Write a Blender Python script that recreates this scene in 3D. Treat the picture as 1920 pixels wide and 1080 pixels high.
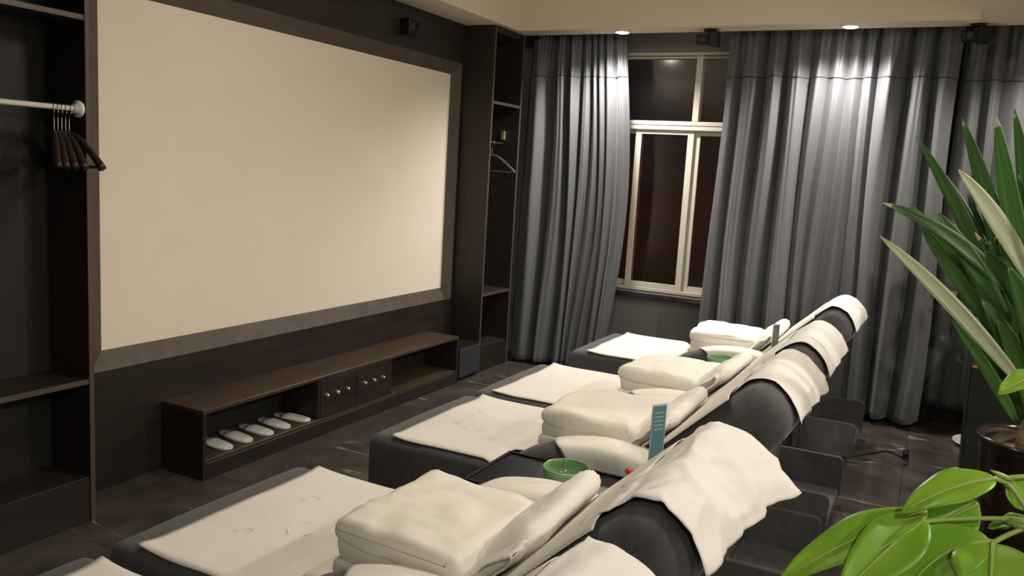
import bpy, bmesh, math, random
from mathutils import Vector, Matrix, Euler, noise

# ------------------------------------------------------------------ scene, camera, world, lights
for o in list(bpy.data.objects):
    bpy.data.objects.remove(o, do_unlink=True)
scene = bpy.context.scene
COL = scene.collection
R = math.radians
PI = math.pi

FPX, PITCH, YAW, ROLL = 1556.1, R(-8.14), R(26.88), R(3.40)
CAMH = 1.6
cam_d = bpy.data.cameras.new('camera')
cam_d.sensor_fit = 'HORIZONTAL'
cam_d.sensor_width = 36.0
cam_d.lens = 36.0 * FPX / 1920.0
cam_d.clip_start = 0.02
cam = bpy.data.objects.new('camera', cam_d)
CM = Matrix.Rotation(YAW, 4, 'Z') @ Matrix.Rotation(PI / 2 + PITCH, 4, 'X') @ Matrix.Rotation(ROLL, 4, 'Z')
cam.matrix_world = Matrix.Translation((0, 0, CAMH)) @ CM
COL.objects.link(cam)
scene.camera = cam

world = bpy.data.worlds.new('night')
scene.world = world
world.use_nodes = True
world.node_tree.nodes['Background'].inputs[0].default_value = (0.10, 0.075, 0.07, 1)
world.node_tree.nodes['Background'].inputs[1].default_value = 0.06

vs = scene.view_settings
vs.view_transform = 'Standard'
vs.look = 'None'
vs.exposure = 1.45
vs.gamma = 1.0
vs.use_curve_mapping = False

# lamps of the room, all recessed downlights: (x, y, watts, colour, cone degrees); their bodies are built further down
WARM = (1.0, 0.925, 0.825)
COOL = (1.0, 0.93, 0.88)
Z_SOFFIT = 2.65
DOWNLIGHTS = [      # x, y, watts, colour, cone, blend
    (-2.23, 5.945, 54, COOL, 150, .9),
    (-0.66, 5.93, 44, COOL, 145, .9),
    (0.60, 5.90, 16, WARM, 140, .6),
    (1.50, 0.60, 15, WARM, 176, .35),
    (1.50, 2.40, 30, WARM, 176, .35),
    (1.50, 4.20, 42, WARM, 176, .35),
    (0.60, -0.90, 26, WARM, 176, .35),
]
# unseen drum-shaped fill lamp, added to brighten towels, screen and soffit faces
FILL_LAMPS = [(-1.25, 2.85, 11.5, WARM)]

random.seed(7)


def at(px, py, y):
    """point of the room seen at a pixel of the 1920x1080 photograph, at the depth y"""
    d = CM.to_3x3() @ Vector(((px - 960) / FPX, -(py - 540) / FPX, -1))
    t = y / d.y
    return Vector((0, 0, CAMH)) + d * t


# ------------------------------------------------------------------ helpers
def obj(name, verts, faces, mat, parent=None, smooth=False):
    me = bpy.data.meshes.new(name)
    me.from_pydata([tuple(v) for v in verts], [], faces)
    me.update()
    return link(name, me, mat, parent, smooth)


def link(name, me, mat, parent=None, smooth=False):
    if mat and not me.materials:
        me.materials.append(mat)
    if smooth:
        for p in me.polygons:
            p.use_smooth = True
    o = bpy.data.objects.new(name, me)
    COL.objects.link(o)
    if parent:
        o.parent = parent
    return o


def bobj(name, bm, mat, parent=None, smooth=False):
    bmesh.ops.recalc_face_normals(bm, faces=bm.faces)
    me = bpy.data.meshes.new(name)
    bm.to_mesh(me)
    bm.free()
    return link(name, me, mat, parent, smooth)


def addbox(bm, lo, hi):
    r = bmesh.ops.create_cube(bm, size=1)
    for v in r['verts']:
        v.co = Vector([(lo[i] + hi[i]) / 2 + v.co[i] * (hi[i] - lo[i]) for i in range(3)])
    return r['verts']


def box(name, lo, hi, mat, parent=None, bev=0.0, seg=2, smooth=False):
    bm = bmesh.new()
    addbox(bm, lo, hi)
    if bev:
        bmesh.ops.bevel(bm, geom=bm.edges[:], offset=bev, segments=seg, profile=0.5, affect='EDGES')
    return bobj(name, bm, mat, parent, smooth)


def boxes(name, lst, mat, parent=None, bev=0.0):
    bm = bmesh.new()
    for lo, hi in lst:
        addbox(bm, lo, hi)
    if bev:
        bmesh.ops.bevel(bm, geom=bm.edges[:], offset=bev, segments=2, profile=0.5, affect='EDGES')
    return bobj(name, bm, mat, parent)


def tube(name, pts, rad, mat, parent=None, seg=8, cap=True):
    pts = [Vector(p) for p in pts]
    n = len(pts)
    rads = rad if isinstance(rad, (list, tuple)) else [rad] * n
    V, Fc = [], []
    up = Vector((0, 0, 1))
    for i, p in enumerate(pts):
        t = (pts[min(i + 1, n - 1)] - pts[max(i - 1, 0)]).normalized()
        a = up if abs(t.dot(up)) < 0.9 else Vector((1, 0, 0))
        s = t.cross(a).normalized()
        u = s.cross(t).normalized()
        for k in range(seg):
            an = 2 * PI * k / seg
            V.append(p + (s * math.cos(an) + u * math.sin(an)) * rads[i])
    for i in range(n - 1):
        for k in range(seg):
            k2 = (k + 1) % seg
            Fc.append((i * seg + k, i * seg + k2, (i + 1) * seg + k2, (i + 1) * seg + k))
    if cap:
        Fc.append(tuple(range(seg - 1, -1, -1)))
        Fc.append(tuple((n - 1) * seg + k for k in range(seg)))
    return obj(name, V, Fc, mat, parent, True)


def lathe(name, prof, mat, parent=None, seg=40, loc=(0, 0, 0), axis=None, close=False):
    V, Fc = [], []
    m = len(prof)
    for k in range(seg):
        a = 2 * PI * k / seg
        for r, z in prof:
            V.append(Vector((r * math.cos(a), r * math.sin(a), z)))
    for k in range(seg):
        k2 = (k + 1) % seg
        for i in range(m - 1):
            Fc.append((k * m + i, k2 * m + i, k2 * m + i + 1, k * m + i + 1))
        if close:
            Fc.append((k * m + m - 1, k2 * m + m - 1, k2 * m, k * m))
    if axis is not None:
        q = Vector((0, 0, 1)).rotation_difference(Vector(axis))
        V = [q @ v for v in V]
    V = [v + Vector(loc) for v in V]
    bm = bmesh.new()
    bv = [bm.verts.new(v) for v in V]
    for f in Fc:
        try:
            bm.faces.new([bv[i] for i in f])
        except ValueError:
            pass
    bmesh.ops.remove_doubles(bm, verts=bm.verts, dist=1e-5)
    return bobj(name, bm, mat, parent, True)


def pillow_extrude(name, prof, y0, y1, r, mat, parent=None, ny=10, nr=5, bulge=0.0, wob=0.0, seed=0):
    """closed side profile (x, z) extruded along y, its two ends rounded with radius r"""
    n = len(prof)
    P = [Vector((p[0], 0, p[1])) for p in prof]
    area = sum(P[i].x * P[(i + 1) % n].z - P[(i + 1) % n].x * P[i].z for i in range(n))
    sg = 1 if area > 0 else -1
    N = []
    for i in range(n):
        t = P[(i + 1) % n] - P[i - 1]
        t.normalize()
        N.append(Vector((-t.z, 0, t.x)) * sg)
    st = []
    for k in range(nr):
        a = (k / nr) * PI / 2
        st.append((y0 + r * (1 - math.sin(a + 1e-9)) * 1.0, r * (1 - math.cos(PI / 2 - a))))
    st = [(y0 + r * (1 - math.cos(k / nr * PI / 2)), r * (1 - math.sin(k / nr * PI / 2))) for k in range(nr)]
    mid = [(y0 + r + (y1 - y0 - 2 * r) * k / ny, 0) for k in range(ny + 1)]
    st = st + mid + [(y0 + y1 - y, d) for y, d in reversed(st)]
    V, Fc = [], []
    yc = (y0 + y1) / 2
    for y, d in st:
        b = bulge * (1 - ((y - yc) / ((y1 - y0) / 2)) ** 2)
        for i in range(n):
            v = P[i] + N[i] * (d - b)
            v = Vector((v.x, y, v.z))
            if wob:
                w = noise.noise(v * 9 + Vector((seed, 0, 0))) * wob + noise.noise(v * 26 + Vector((seed, 5, 0))) * wob * 0.4
                v -= N[i] * w
            V.append(v)
    for s in range(len(st) - 1):
        for i in range(n):
            j = (i + 1) % n
            Fc.append((s * n + i, s * n + j, (s + 1) * n + j, (s + 1) * n + i))
    Fc.append(tuple(range(n)))
    Fc.append(tuple((len(st) - 1) * n + i for i in range(n - 1, -1, -1)))
    bm = bmesh.new()
    bv = [bm.verts.new(v) for v in V]
    for f in Fc:
        bm.faces.new([bv[i] for i in f])
    return bobj(name, bm, mat, parent, True)


def rprof(x0, z0, x1, z1, r, k=5):
    """rounded rectangle profile"""
    out = []
    for cx, cz, a0 in ((x1 - r, z1 - r, 0), (x0 + r, z1 - r, 90), (x0 + r, z0 + r, 180), (x1 - r, z0 + r, 270)):
        for i in range(k + 1):
            a = R(a0 + 90 * i / k)
            out.append((cx + r * math.cos(a), cz + r * math.sin(a)))
    res = []                                     # refine long sides
    for i, p in enumerate(out):
        q = out[(i + 1) % len(out)]
        res.append(p)
        L = math.hypot(q[0] - p[0], q[1] - p[1])
        m = int(L / 0.04)
        for j in range(1, m):
            res.append((p[0] + (q[0] - p[0]) * j / m, p[1] + (q[1] - p[1]) * j / m))
    return res


def smooth_curve(pts, n):
    """resample a polyline as a Catmull-Rom curve with n points"""
    pts = [Vector(p) for p in pts]
    P = [pts[0] * 2 - pts[1]] + pts + [pts[-1] * 2 - pts[-2]]
    out = []
    m = len(pts) - 1
    for k in range(n):
        t = k / (n - 1) * m
        i = min(int(t), m - 1)
        f = t - i
        a, b, c, d = P[i], P[i + 1], P[i + 2], P[i + 3]
        out.append(0.5 * ((2 * b) + (c - a) * f + (2 * a - 5 * b + 4 * c - d) * f * f + (3 * b - a - 3 * c + d) * f ** 3))
    return out


def sheet(name, fn, nu, nv, mat, parent=None, thick=0.004, sub=0):
    """cloth: a grid surface fn(u, v) with a real thickness"""
    V, Fc = [], []
    for i in range(nu + 1):
        for j in range(nv + 1):
            V.append(fn(i / nu, j / nv))
    w = nv + 1
    for i in range(nu):
        for j in range(nv):
            Fc.append((i * w + j, i * w + j + 1, (i + 1) * w + j + 1, (i + 1) * w + j))
    o = obj(name, V, Fc, mat, parent, True)
    md = o.modifiers.new('thickness', 'SOLIDIFY')
    md.thickness = thick
    md.offset = 0
    return o


def empty(name, loc=(0, 0, 0)):
    o = bpy.data.objects.new(name, None)
    o.empty_display_size = 0.1
    o.location = loc
    COL.objects.link(o)
    return o


def tag(o, label, cat, group=None):
    o['label'] = label
    o['category'] = cat
    if group:
        o['group'] = group
    return o


def struct(o):
    o['kind'] = 'structure'
    return o


def copy_tree(o, parent=None):
    c = o.copy()
    COL.objects.link(c)
    c.parent = parent
    for ch in list(o.children):
        copy_tree(ch, c)
    return c


# ------------------------------------------------------------------ materials
def mat(name, col, rough=0.5, metal=0.0, spec=0.5, **kw):
    m = bpy.data.materials.new(name)
    m.use_nodes = True
    b = m.node_tree.nodes['Principled BSDF']
    b.inputs['Base Color'].default_value = (*col, 1)
    b.inputs['Roughness'].default_value = rough
    b.inputs['Metallic'].default_value = metal
    b.inputs['Specular IOR Level'].default_value = spec
    for k, v in kw.items():
        b.inputs[k].default_value = v
    return m


def nodes(m):
    nt = m.node_tree
    return nt, nt.nodes['Principled BSDF'], nt.nodes.new, nt.links.new


def add_noise(m, c1, c2, scale=(1, 1, 1), nscale=5, detail=4, bump=0.0, bscale=40, bdist=0.002, coord='Object', lo=0.35, hi=0.65):
    nt, b, N, L = nodes(m)
    tc = N('ShaderNodeTexCoord')
    mp = N('ShaderNodeMapping')
    mp.inputs['Scale'].default_value = scale
    L(tc.outputs[coord], mp.inputs['Vector'])
    nz = N('ShaderNodeTexNoise')
    nz.inputs['Scale'].default_value = nscale
    nz.inputs['Detail'].default_value = detail
    L(mp.outputs[0], nz.inputs['Vector'])
    rp = N('ShaderNodeValToRGB')
    rp.color_ramp.elements[0].position = lo
    rp.color_ramp.elements[0].color = (*c1, 1)
    rp.color_ramp.elements[1].position = hi
    rp.color_ramp.elements[1].color = (*c2, 1)
    L(nz.outputs['Fac'], rp.inputs[0])
    L(rp.outputs[0], b.inputs['Base Color'])
    if bump:
        n2 = N('ShaderNodeTexNoise')
        n2.inputs['Scale'].default_value = bscale
        n2.inputs['Detail'].default_value = 3
        L(mp.outputs[0], n2.inputs['Vector'])
        bp = N('ShaderNodeBump')
        bp.inputs['Strength'].default_value = bump
        bp.inputs['Distance'].default_value = bdist
        L(n2.outputs['Fac'], bp.inputs['Height'])
        L(bp.outputs[0], b.inputs['Normal'])
    return m


M = {}
M['wood'] = add_noise(mat('dark_wood', (.04, .027, .019), .5), (.015, .010, .0075), (.026, .0175, .0125), (8, 1, 8), 3, 5, .12, 60, coord='Object')
M['bench_top'] = add_noise(mat('bench_wood', (.07, .045, .028), .4), (.050, .031, .018), (.072, .046, .028), (10, 1, 10), 3, 5, .1, 60)
M['wood_in'] = add_noise(mat('wardrobe_inside', (.02, .016, .013), .6), (.008, .007, .006), (.014, .012, .010), (6, 6, 1), 3)
M['edge'] = mat('edge_banding', (.085, .058, .043), .45)
M['screen'] = add_noise(mat('screen_fabric', (.66, .62, .52), .9, spec=.1), (.80, .74, .615), (.82, .76, .635), nscale=3)
M['frame'] = add_noise(mat('screen_frame_wood', (.09, .07, .055), .5), (.075, .058, .046), (.10, .078, .062), (2, 2, 2), 6)
M['plaster'] = add_noise(mat('ceiling_paint', (.52, .47, .37), .85, spec=.2), (.71, .64, .505), (.74, .67, .53), nscale=2)
M['wallgrey'] = add_noise(mat('grey_wall_paint', (.12, .12, .115), .8, spec=.2), (.19, .19, .18), (.21, .21, .20), nscale=3)
M['skirt'] = mat('baseboard_paint', (.02, .018, .016), .4)
M['alu'] = mat('window_frame_cream', (.62, .6, .5), .4)
M['sill'] = add_noise(mat('sill_stone', (.03, .026, .03), .15), (.02, .018, .02), (.045, .04, .042), nscale=14)
M['black'] = mat('black_plastic', (.007, .007, .008), .5, spec=.3)
M['blackmesh'] = add_noise(mat('speaker_grille', (.03, .032, .036), .6), (.026, .028, .032), (.036, .038, .042), nscale=300)
M['chrome'] = mat('chrome', (.75, .72, .68), .2, 1.0)
M['white_metal'] = mat('white_enamel', (.75, .73, .68), .35)
M['charcoal'] = add_noise(mat('charcoal_fabric', (.05, .048, .052), .85, spec=.25), (.082, .080, .083), (.102, .100, .103), nscale=25, bump=.25, bscale=350, bdist=.001)
M['charcoal']. node_tree.nodes['Principled BSDF'].inputs['Sheen Weight'].default_value = .15
M['basegrey'] = add_noise(mat('base_grey_cloth', (.075, .074, .075), .8, spec=.25), (.085, .084, .085), (.105, .104, .105), nscale=30, bump=.2, bscale=300, bdist=.001)
M['towel'] = add_noise(mat('white_towel', (.80, .77, .71), .9, spec=.15), (.78, .75, .69), (.82, .79, .73), nscale=4, bump=.18, bscale=14, bdist=.006)
M['paper'] = add_noise(mat('nonwoven_cover', (.80, .78, .75), .75, spec=.25), (.78, .76, .73), (.82, .80, .77), nscale=4, bump=.16, bscale=9, bdist=.010)
M['duvet'] = add_noise(mat('quilt_cotton', (.82, .79, .70), .85, spec=.2), (.80, .77, .68), (.84, .81, .73), nscale=6, bump=.22, bscale=22, bdist=.006)
M['pillow'] = add_noise(mat('pillow_cotton', (.80, .77, .72), .85, spec=.2), (.78, .75, .70), (.82, .79, .74), nscale=6, bump=.35, bscale=16, bdist=.010)
M['celadon'] = add_noise(mat('celadon_glaze', (.13, .30, .10), .12), (.19, .36, .17), (.24, .42, .21), nscale=6)
M['tabletop'] = add_noise(mat('black_stone_top', (.02, .021, .023), .22), (.012, .013, .014), (.032, .034, .036), nscale=60)
M['red'] = mat('red_plastic', (.62, .04, .03), .35)
M['teal'] = mat('teal_card', (.09, .22, .25), .4)
M['acrylic'] = mat('pale_card_edge', (.45, .52, .50), .3)
M['ink'] = mat('pale_print', (.30, .46, .48), .5)
M['hanger'] = add_noise(mat('hanger_wood', (.05, .022, .018), .35), (.018, .008, .007), (.028, .013, .011), nscale=20)
M['slipper'] = add_noise(mat('slipper_cloth', (.62, .60, .57), .3), (.58, .56, .53), (.66, .64, .6), nscale=20, bump=.2, bscale=60)
M['planter'] = add_noise(mat('black_planter', (.012, .014, .014), .35), (.010, .012, .012), (.016, .018, .018), nscale=12)
M['glaze'] = add_noise(mat('brown_glazed_pot', (.03, .016, .011), .12), (.010, .007, .006), (.03, .014, .010), nscale=5)
M['soil'] = add_noise(mat('potting_soil', (.16, .09, .04), .9), (.10, .055, .025), (.22, .13, .06), nscale=40, bump=.6, bscale=60, bdist=.01)
M['bark'] = add_noise(mat('plant_cane', (.24, .18, .09), .7), (.17, .12, .05), (.32, .25, .13), (3, 3, 12), 8, bump=.4, bscale=30, bdist=.004)
M['saucer'] = mat('white_saucer', (.75, .73, .68), .3)
M['leaf_dark'] = add_noise(mat('strap_leaf_green', (.035, .10, .02), .38), (.022, .072, .016), (.055, .145, .03), (7, .9, 1), 2, coord='UV')
M['leaf_mid'] = add_noise(mat('mid_leaf_green', (.06, .16, .03), .38), (.04, .12, .02), (.09, .21, .045), (7, .9, 1), 2, coord='UV')
M['leaf_pale'] = add_noise(mat('variegated_leaf', (.36, .40, .22), .4), (.26, .36, .16), (.62, .62, .46), (8, .7, 1), 2, coord='UV')
M['leaf_tip'] = mat('dry_leaf_tip', (.42, .33, .22), .7)
M['leaf_shrub'] = add_noise(mat('shrub_leaf', (.02, .055, .012), .45), (.014, .04, .01), (.035, .085, .02), nscale=12)
M['leaf_bright'] = add_noise(mat('bright_leaf', (.14, .33, .02), .35), (.15, .33, .018), (.25, .46, .035), nscale=10)
for k in ('leaf_bright', 'leaf_mid'):
    bs = M[k].node_tree.nodes['Principled BSDF']
    bs.inputs['Subsurface Weight'].default_value = .15
    bs.inputs['Subsurface Radius'].default_value = (.01, .02, .004)
    bs.inputs['Subsurface Scale'].default_value = .3
M['stem'] = mat('green_stem', (.30, .42, .10), .45)
M['cable'] = mat('black_cable', (.012, .012, .012), .5)
M['brick_out'] = add_noise(mat('outdoor_wall', (.10, .055, .035), .9), (.08, .042, .028), (.13, .07, .045), nscale=6)
M['screenwire'] = None


def curtain_material():
    m = mat('grey_satin_curtain', (.108, .113, .119), .5, spec=.4)
    nt, b, N, L = nodes(m)
    b.inputs['Sheen Weight'].default_value = .25
    b.inputs['Sheen Roughness'].default_value = .4
    tc = N('ShaderNodeTexCoord')
    mp = N('ShaderNodeMapping')
    mp.inputs['Scale'].default_value = (9, 4, 4)
    mp.inputs['Rotation'].default_value = (0, .5, 0)
    L(tc.outputs['Object'], mp.inputs['Vector'])
    nz = N('ShaderNodeTexNoise')
    nz.inputs['Scale'].default_value = 1.2
    nz.inputs['Detail'].default_value = 3
    L(mp.outputs[0], nz.inputs['Vector'])
    bp = N('ShaderNodeBump')
    bp.inputs['Strength'].default_value = .12
    bp.inputs['Distance'].default_value = .006
    L(nz.outputs['Fac'], bp.inputs['Height'])
    L(bp.outputs[0], b.inputs['Normal'])
    return m


M['curtain'] = curtain_material()
M['seam'] = mat('curtain_seam', (.03, .03, .032), .8)


def marble_material():
    m = mat('dark_marble_tile', (.05, .043, .037), .22, spec=.5)
    nt, b, N, L = nodes(m)
    ge = N('ShaderNodeNewGeometry')
    oi = N('ShaderNodeObjectInfo')
    mul = N('ShaderNodeVectorMath')
    mul.operation = 'MULTIPLY_ADD'
    L(oi.outputs['Random'], mul.inputs[0])
    mul.inputs[1].default_value = (7, 5, 3)
    L(ge.outputs['Position'], mul.inputs[2])
    # cloudy ground
    n1 = N('ShaderNodeTexNoise')
    n1.inputs['Scale'].default_value = 5
    n1.inputs['Detail'].default_value = 6
    L(mul.outputs[0], n1.inputs['Vector'])
    r1 = N('ShaderNodeValToRGB')
    r1.color_ramp.elements[0].position = .3
    r1.color_ramp.elements[0].color = (.040, .033, .028, 1)
    r1.color_ramp.elements[1].position = .75
    r1.color_ramp.elements[1].color = (.10, .083, .068, 1)
    L(n1.outputs['Fac'], r1.inputs[0])
    # thin pale veins running mostly along x
    mp = N('ShaderNodeMapping')
    mp.inputs['Scale'].default_value = (.22, 1.5, 1)
    mp.inputs['Rotation'].default_value = (0, 0, .12)
    L(mul.outputs[0], mp.inputs['Vector'])
    n2 = N('ShaderNodeTexNoise')
    n2.inputs['Scale'].default_value = 2.2
    n2.inputs['Detail'].default_value = 7
    n2.inputs['Distortion'].default_value = .35
    L(mp.outputs[0], n2.inputs['Vector'])
    r2 = N('ShaderNodeValToRGB')
    cr = r2.color_ramp
    cr.elements[0].position = .487
    cr.elements[0].color = (0, 0, 0, 1)
    cr.elements[1].position = .513
    cr.elements[1].color = (0, 0, 0, 1)
    e = cr.elements.new(.5)
    e.color = (1, 1, 1, 1)
    L(n2.outputs['Fac'], r2.inputs[0])
    n3 = N('ShaderNodeTexNoise')
    n3.inputs['Scale'].default_value = 3
    L(mul.outputs[0], n3.inputs['Vector'])
    r3 = N('ShaderNodeValToRGB')
    r3.color_ramp.elements[0].position = .53
    r3.color_ramp.elements[1].position = .62
    L(n3.outputs['Fac'], r3.inputs[0])
    mu = N('ShaderNodeMath')
    mu.operation = 'MULTIPLY'
    L(r2.outputs[0], mu.inputs[0])
    L(r3.outputs[0], mu.inputs[1])
    mx = N('ShaderNodeMix')
    mx.data_type = 'RGBA'
    L(mu.outputs[0], mx.inputs['Factor'])
    L(r1.outputs[0], mx.inputs['A'])
    mx.inputs['B'].default_value = (.30, .27, .24, 1)
    L(mx.outputs['Result'], b.inputs['Base Color'])
    return m


M['marble'] = marble_material()
M['grout'] = mat('grout', (.012, .011, .010), .9)


def glass_material():
    m = bpy.data.materials.new('window_glass')
    m.use_nodes = True
    nt = m.node_tree
    nt.nodes.clear()
    out = nt.nodes.new('ShaderNodeOutputMaterial')
    mix = nt.nodes.new('ShaderNodeMixShader')
    tr = nt.nodes.new('ShaderNodeBsdfTransparent')
    tr.inputs[0].default_value = (.86, .82, .82, 1)
    gl = nt.nodes.new('ShaderNodeBsdfGlossy')
    gl.inputs['Roughness'].default_value = .16
    fr = nt.nodes.new('ShaderNodeFresnel')
    fr.inputs[0].default_value = 1.7
    ad = nt.nodes.new('ShaderNodeMath')
    ad.operation = 'ADD'
    ad.inputs[1].default_value = .05
    nt.links.new(fr.outputs[0], ad.inputs[0])
    nt.links.new(ad.outputs[0], mix.inputs[0])
    nt.links.new(tr.outputs[0], mix.inputs[1])
    nt.links.new(gl.outputs[0], mix.inputs[2])
    nt.links.new(mix.outputs[0], out.inputs[0])
    return m


M['glass'] = glass_material()


def insect_screen_material():
    m = bpy.data.materials.new('insect_screen_mesh')
    m.use_nodes = True
    nt = m.node_tree
    nt.nodes.clear()
    out = nt.nodes.new('ShaderNodeOutputMaterial')
    mix = nt.nodes.new('ShaderNodeMixShader')
    tr = nt.nodes.new('ShaderNodeBsdfTransparent')
    df = nt.nodes.new('ShaderNodeBsdfDiffuse')
    df.inputs[0].default_value = (.13, .10, .085, 1)
    tc = nt.nodes.new('ShaderNodeTexCoord')
    br = nt.nodes.new('ShaderNodeTexBrick')
    br.offset = 0
    br.inputs['Scale'].default_value = 60
    br.inputs['Brick Width'].default_value = 1
    br.inputs['Row Height'].default_value = 1
    br.inputs['Mortar Size'].default_value = .16
    mp = nt.nodes.new('ShaderNodeMapping')
    mp.inputs['Rotation'].default_value = (R(90), 0, 0)
    nt.links.new(tc.outputs['Object'], mp.inputs['Vector'])
    nt.links.new(mp.outputs[0], br.inputs['Vector'])
    nt.links.new(br.outputs['Fac'], mix.inputs[0])
    nt.links.new(tr.outputs[0], mix.inputs[1])
    nt.links.new(df.outputs[0], mix.inputs[2])
    nt.links.new(mix.outputs[0], out.inputs[0])
    return m


M['screenwire'] = insect_screen_material()


def emissive(name, col, s):
    m = bpy.data.materials.new(name)
    m.use_nodes = True
    b = m.node_tree.nodes['Principled BSDF']
    b.inputs['Base Color'].default_value = (*col, 1)
    b.inputs['Emission Color'].default_value = (*col, 1)
    b.inputs['Emission Strength'].default_value = s
    return m


M['lens_cool'] = emissive('lamp_lens_cool', COOL, 20)
M['lens_warm'] = emissive('lamp_lens_warm', WARM, 9)

# ------------------------------------------------------------------ structure of the room
X0, X1, Y0, Y1 = -3.34, 2.60, -1.80, 6.50      # inner faces
YS = 6.05                                       # rear edge of the rear soffit (curtain slot behind it)

fl = struct(box('floor', (X0 - .3, Y0, -.10), (X1, Y1, -.005), M['grout']))
T = .8
tile_me = None
ix = 0
x = -.02 - T * 5
while x < X1:
    y = 5.30 - T * 9
    while y < Y1:
        lo = (max(x, X0 - .28), max(y, Y0 + .01))
        hi = (min(x + T, X1 - .01), min(y + T, Y1 - .002))
        if hi[0] - lo[0] > .05 and hi[1] - lo[1] > .05:
            g = .0012
            full = abs(hi[0] - lo[0] - T) < 1e-6 and abs(hi[1] - lo[1] - T) < 1e-6
            c = ((lo[0] + hi[0]) / 2, (lo[1] + hi[1]) / 2)
            hx, hy = (hi[0] - lo[0]) / 2 - g, (hi[1] - lo[1]) / 2 - g
            if full and tile_me:
                o = bpy.data.objects.new('tile', tile_me)
                COL.objects.link(o)
                o.parent = fl
            else:
                o = box('tile', (-hx, -hy, -.005), (hx, hy, 0), M['marble'], fl)
                if full:
                    tile_me = o.data
            o.location = (c[0], c[1], 0)
        y += T
    x += T

# left wall: wood panelling with a recess for the screen
SY0, SY1, SZ0, SZ1 = 2.498, 5.442, .656, 2.276       # visible screen
m_ = .088
WL = X0
struct(boxes('wall_left', [
    ((WL - .2, Y0, 0), (WL, SY0 - m_, 3.0)),
    ((WL - .2, SY1 + m_, 0), (WL, Y1 + .2, 3.0)),
    ((WL - .2, SY0 - m_, 0), (WL, SY1 + m_, SZ0 - m_)),
    ((WL - .2, SY0 - m_, SZ1 + m_), (WL, SY1 + m_, 3.0))], M['wood']))
struct(box('wall_right', (X1, Y0, 0), (X1 + .15, Y1 + .2, 3.0), M['plaster']))
struct(box('wall_front', (X0 - .2, Y0 - .15, 0), (X1 + .15, Y0, 3.0), M['wallgrey']))
# rear wall with the window opening
WX0, WX1, WZ0, WZ1 = -2.98, -.62, .672, 2.585
struct(boxes('wall_back', [
    ((X0, Y1, 0), (X1, Y1 + .2, WZ0)),
    ((X0, Y1, WZ1), (X1, Y1 + .2, 3.0)),
    ((X0, Y1, WZ0), (WX0, Y1 + .2, WZ1)),
    ((WX1, Y1, WZ0), (X1, Y1 + .2, WZ1))], M['wallgrey']))
struct(box('baseboard_back', (-3.08, Y1 - .015, 0), (X1, Y1, .10), M['skirt']))
# ceiling: raised tray, dropped soffits around it, and the slot for the curtain track
struct(box('ceiling', (X0, Y0, 2.98), (X1, Y1 + .2, 3.10), M['plaster']))
SX_L, SX_R, SY_B = -3.03, .076, 5.835
struct(box('trim_1', (SX_L, SY_B, Z_SOFFIT), (SX_R, YS, 2.98), M['plaster']))                       # rear soffit
struct(box('trim_2', (X0, Y0, Z_SOFFIT), (SX_L, YS, 2.98), M['plaster']))                           # soffit over the screen wall
struct(box('trim_3', (SX_R, Y0, Z_SOFFIT), (X1, YS, 2.98), M['plaster']))                           # soffit on the plant side
struct(box('trim_4', (WX0 - .05, Y1 - .10, WZ0 - .035), (WX1 + .05, Y1 + .12, WZ0), M['sill'], bev=.006))   # window sill


# window
def win():
    w = struct(empty('window_1', ((WX0 + WX1) / 2, Y1, WZ0)))
    off = Vector(w.location)

    def bar(name, lo, hi, mt=M['alu'], bev=.004):
        return box(name, Vector(lo) - off, Vector(hi) - off, mt, w, bev)
    yf, yb = Y1 + .03, Y1 + .10
    bar('head_frame', (WX0, yf, 2.555), (WX1, yb, WZ1))
    bar('head_track', (WX0, yf - .015, 2.535), (WX1, yb - .02, 2.548))
    bar('sill_frame', (WX0, yf, WZ0), (WX1, yb, WZ0 + .03))
    bar('jamb', (WX0, yf + .002, WZ0 + .03), (WX0 + .05, yb, 2.555))
    bar('jamb', (WX1 - .05, yf + .002, WZ0 + .03), (WX1, yb, 2.555))
    bar('transom', (WX0, yf - .01, 2.018), (WX1, yb, 2.050))
    bar('transom_lip', (WX0, yf - .02, 1.980), (WX1, yb, 2.012))
    bar('mullion', (-1.815, yf - .012, 2.05), (-1.765, yb, 2.554))
    # three lower sashes
    sash = [(-2.86, -2.215, Y1 + .062), (-2.27, -1.79, Y1 + .035), (-1.80, -.66, Y1 + .062)]
    for i, (a, b, yy) in enumerate(sash):
        lw = .055 if i != 1 else .050
        s = empty('sash', Vector(((a + b) / 2, yy, WZ0 + .03)) - off)
        s.parent = w
        so = Vector(((a + b) / 2, yy, WZ0 + .03))
        z0, z1 = WZ0 + .03, 1.985
        for nm, lo, hi in (('stile', (a, yy, z0), (a + lw, yy + .025, z1)), ('stile', (b - lw, yy, z0), (b, yy + .025, z1)),
                           ('rail', (a + lw, yy + .001, z0), (b - lw, yy + .024, z0 + .045)), ('rail', (a + lw, yy + .001, z1 - .04), (b - lw, yy + .024, z1))):
            box(nm, Vector(lo) - so, Vector(hi) - so, M['alu'], s, .003)
        if i != 1:
            box('pane', Vector((a + lw, yy + .010, z0 + .045)) - so, Vector((b - lw, yy + .015, z1 - .04)) - so, M['glass'], s)
        else:
            box('pane', Vector((a + lw, yy + .010, z0 + .045)) - so, Vector((b - lw, yy + .015, z1 - .04)) - so, M['glass'], s)
    bar('pane', (WX0 + .05, Y1 + .06, 2.05), (-1.815, Y1 + .066, 2.555), M['glass'], 0)
    bar('pane', (-1.765, Y1 + .06, 2.05), (WX1 - .05, Y1 + .066, 2.555), M['glass'], 0)
    bar('insect_screen', (-2.30, Y1 + .095, WZ0 + .03), (-.66, Y1 + .0965, 1.985), M['screenwire'], 0)


win()


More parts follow.
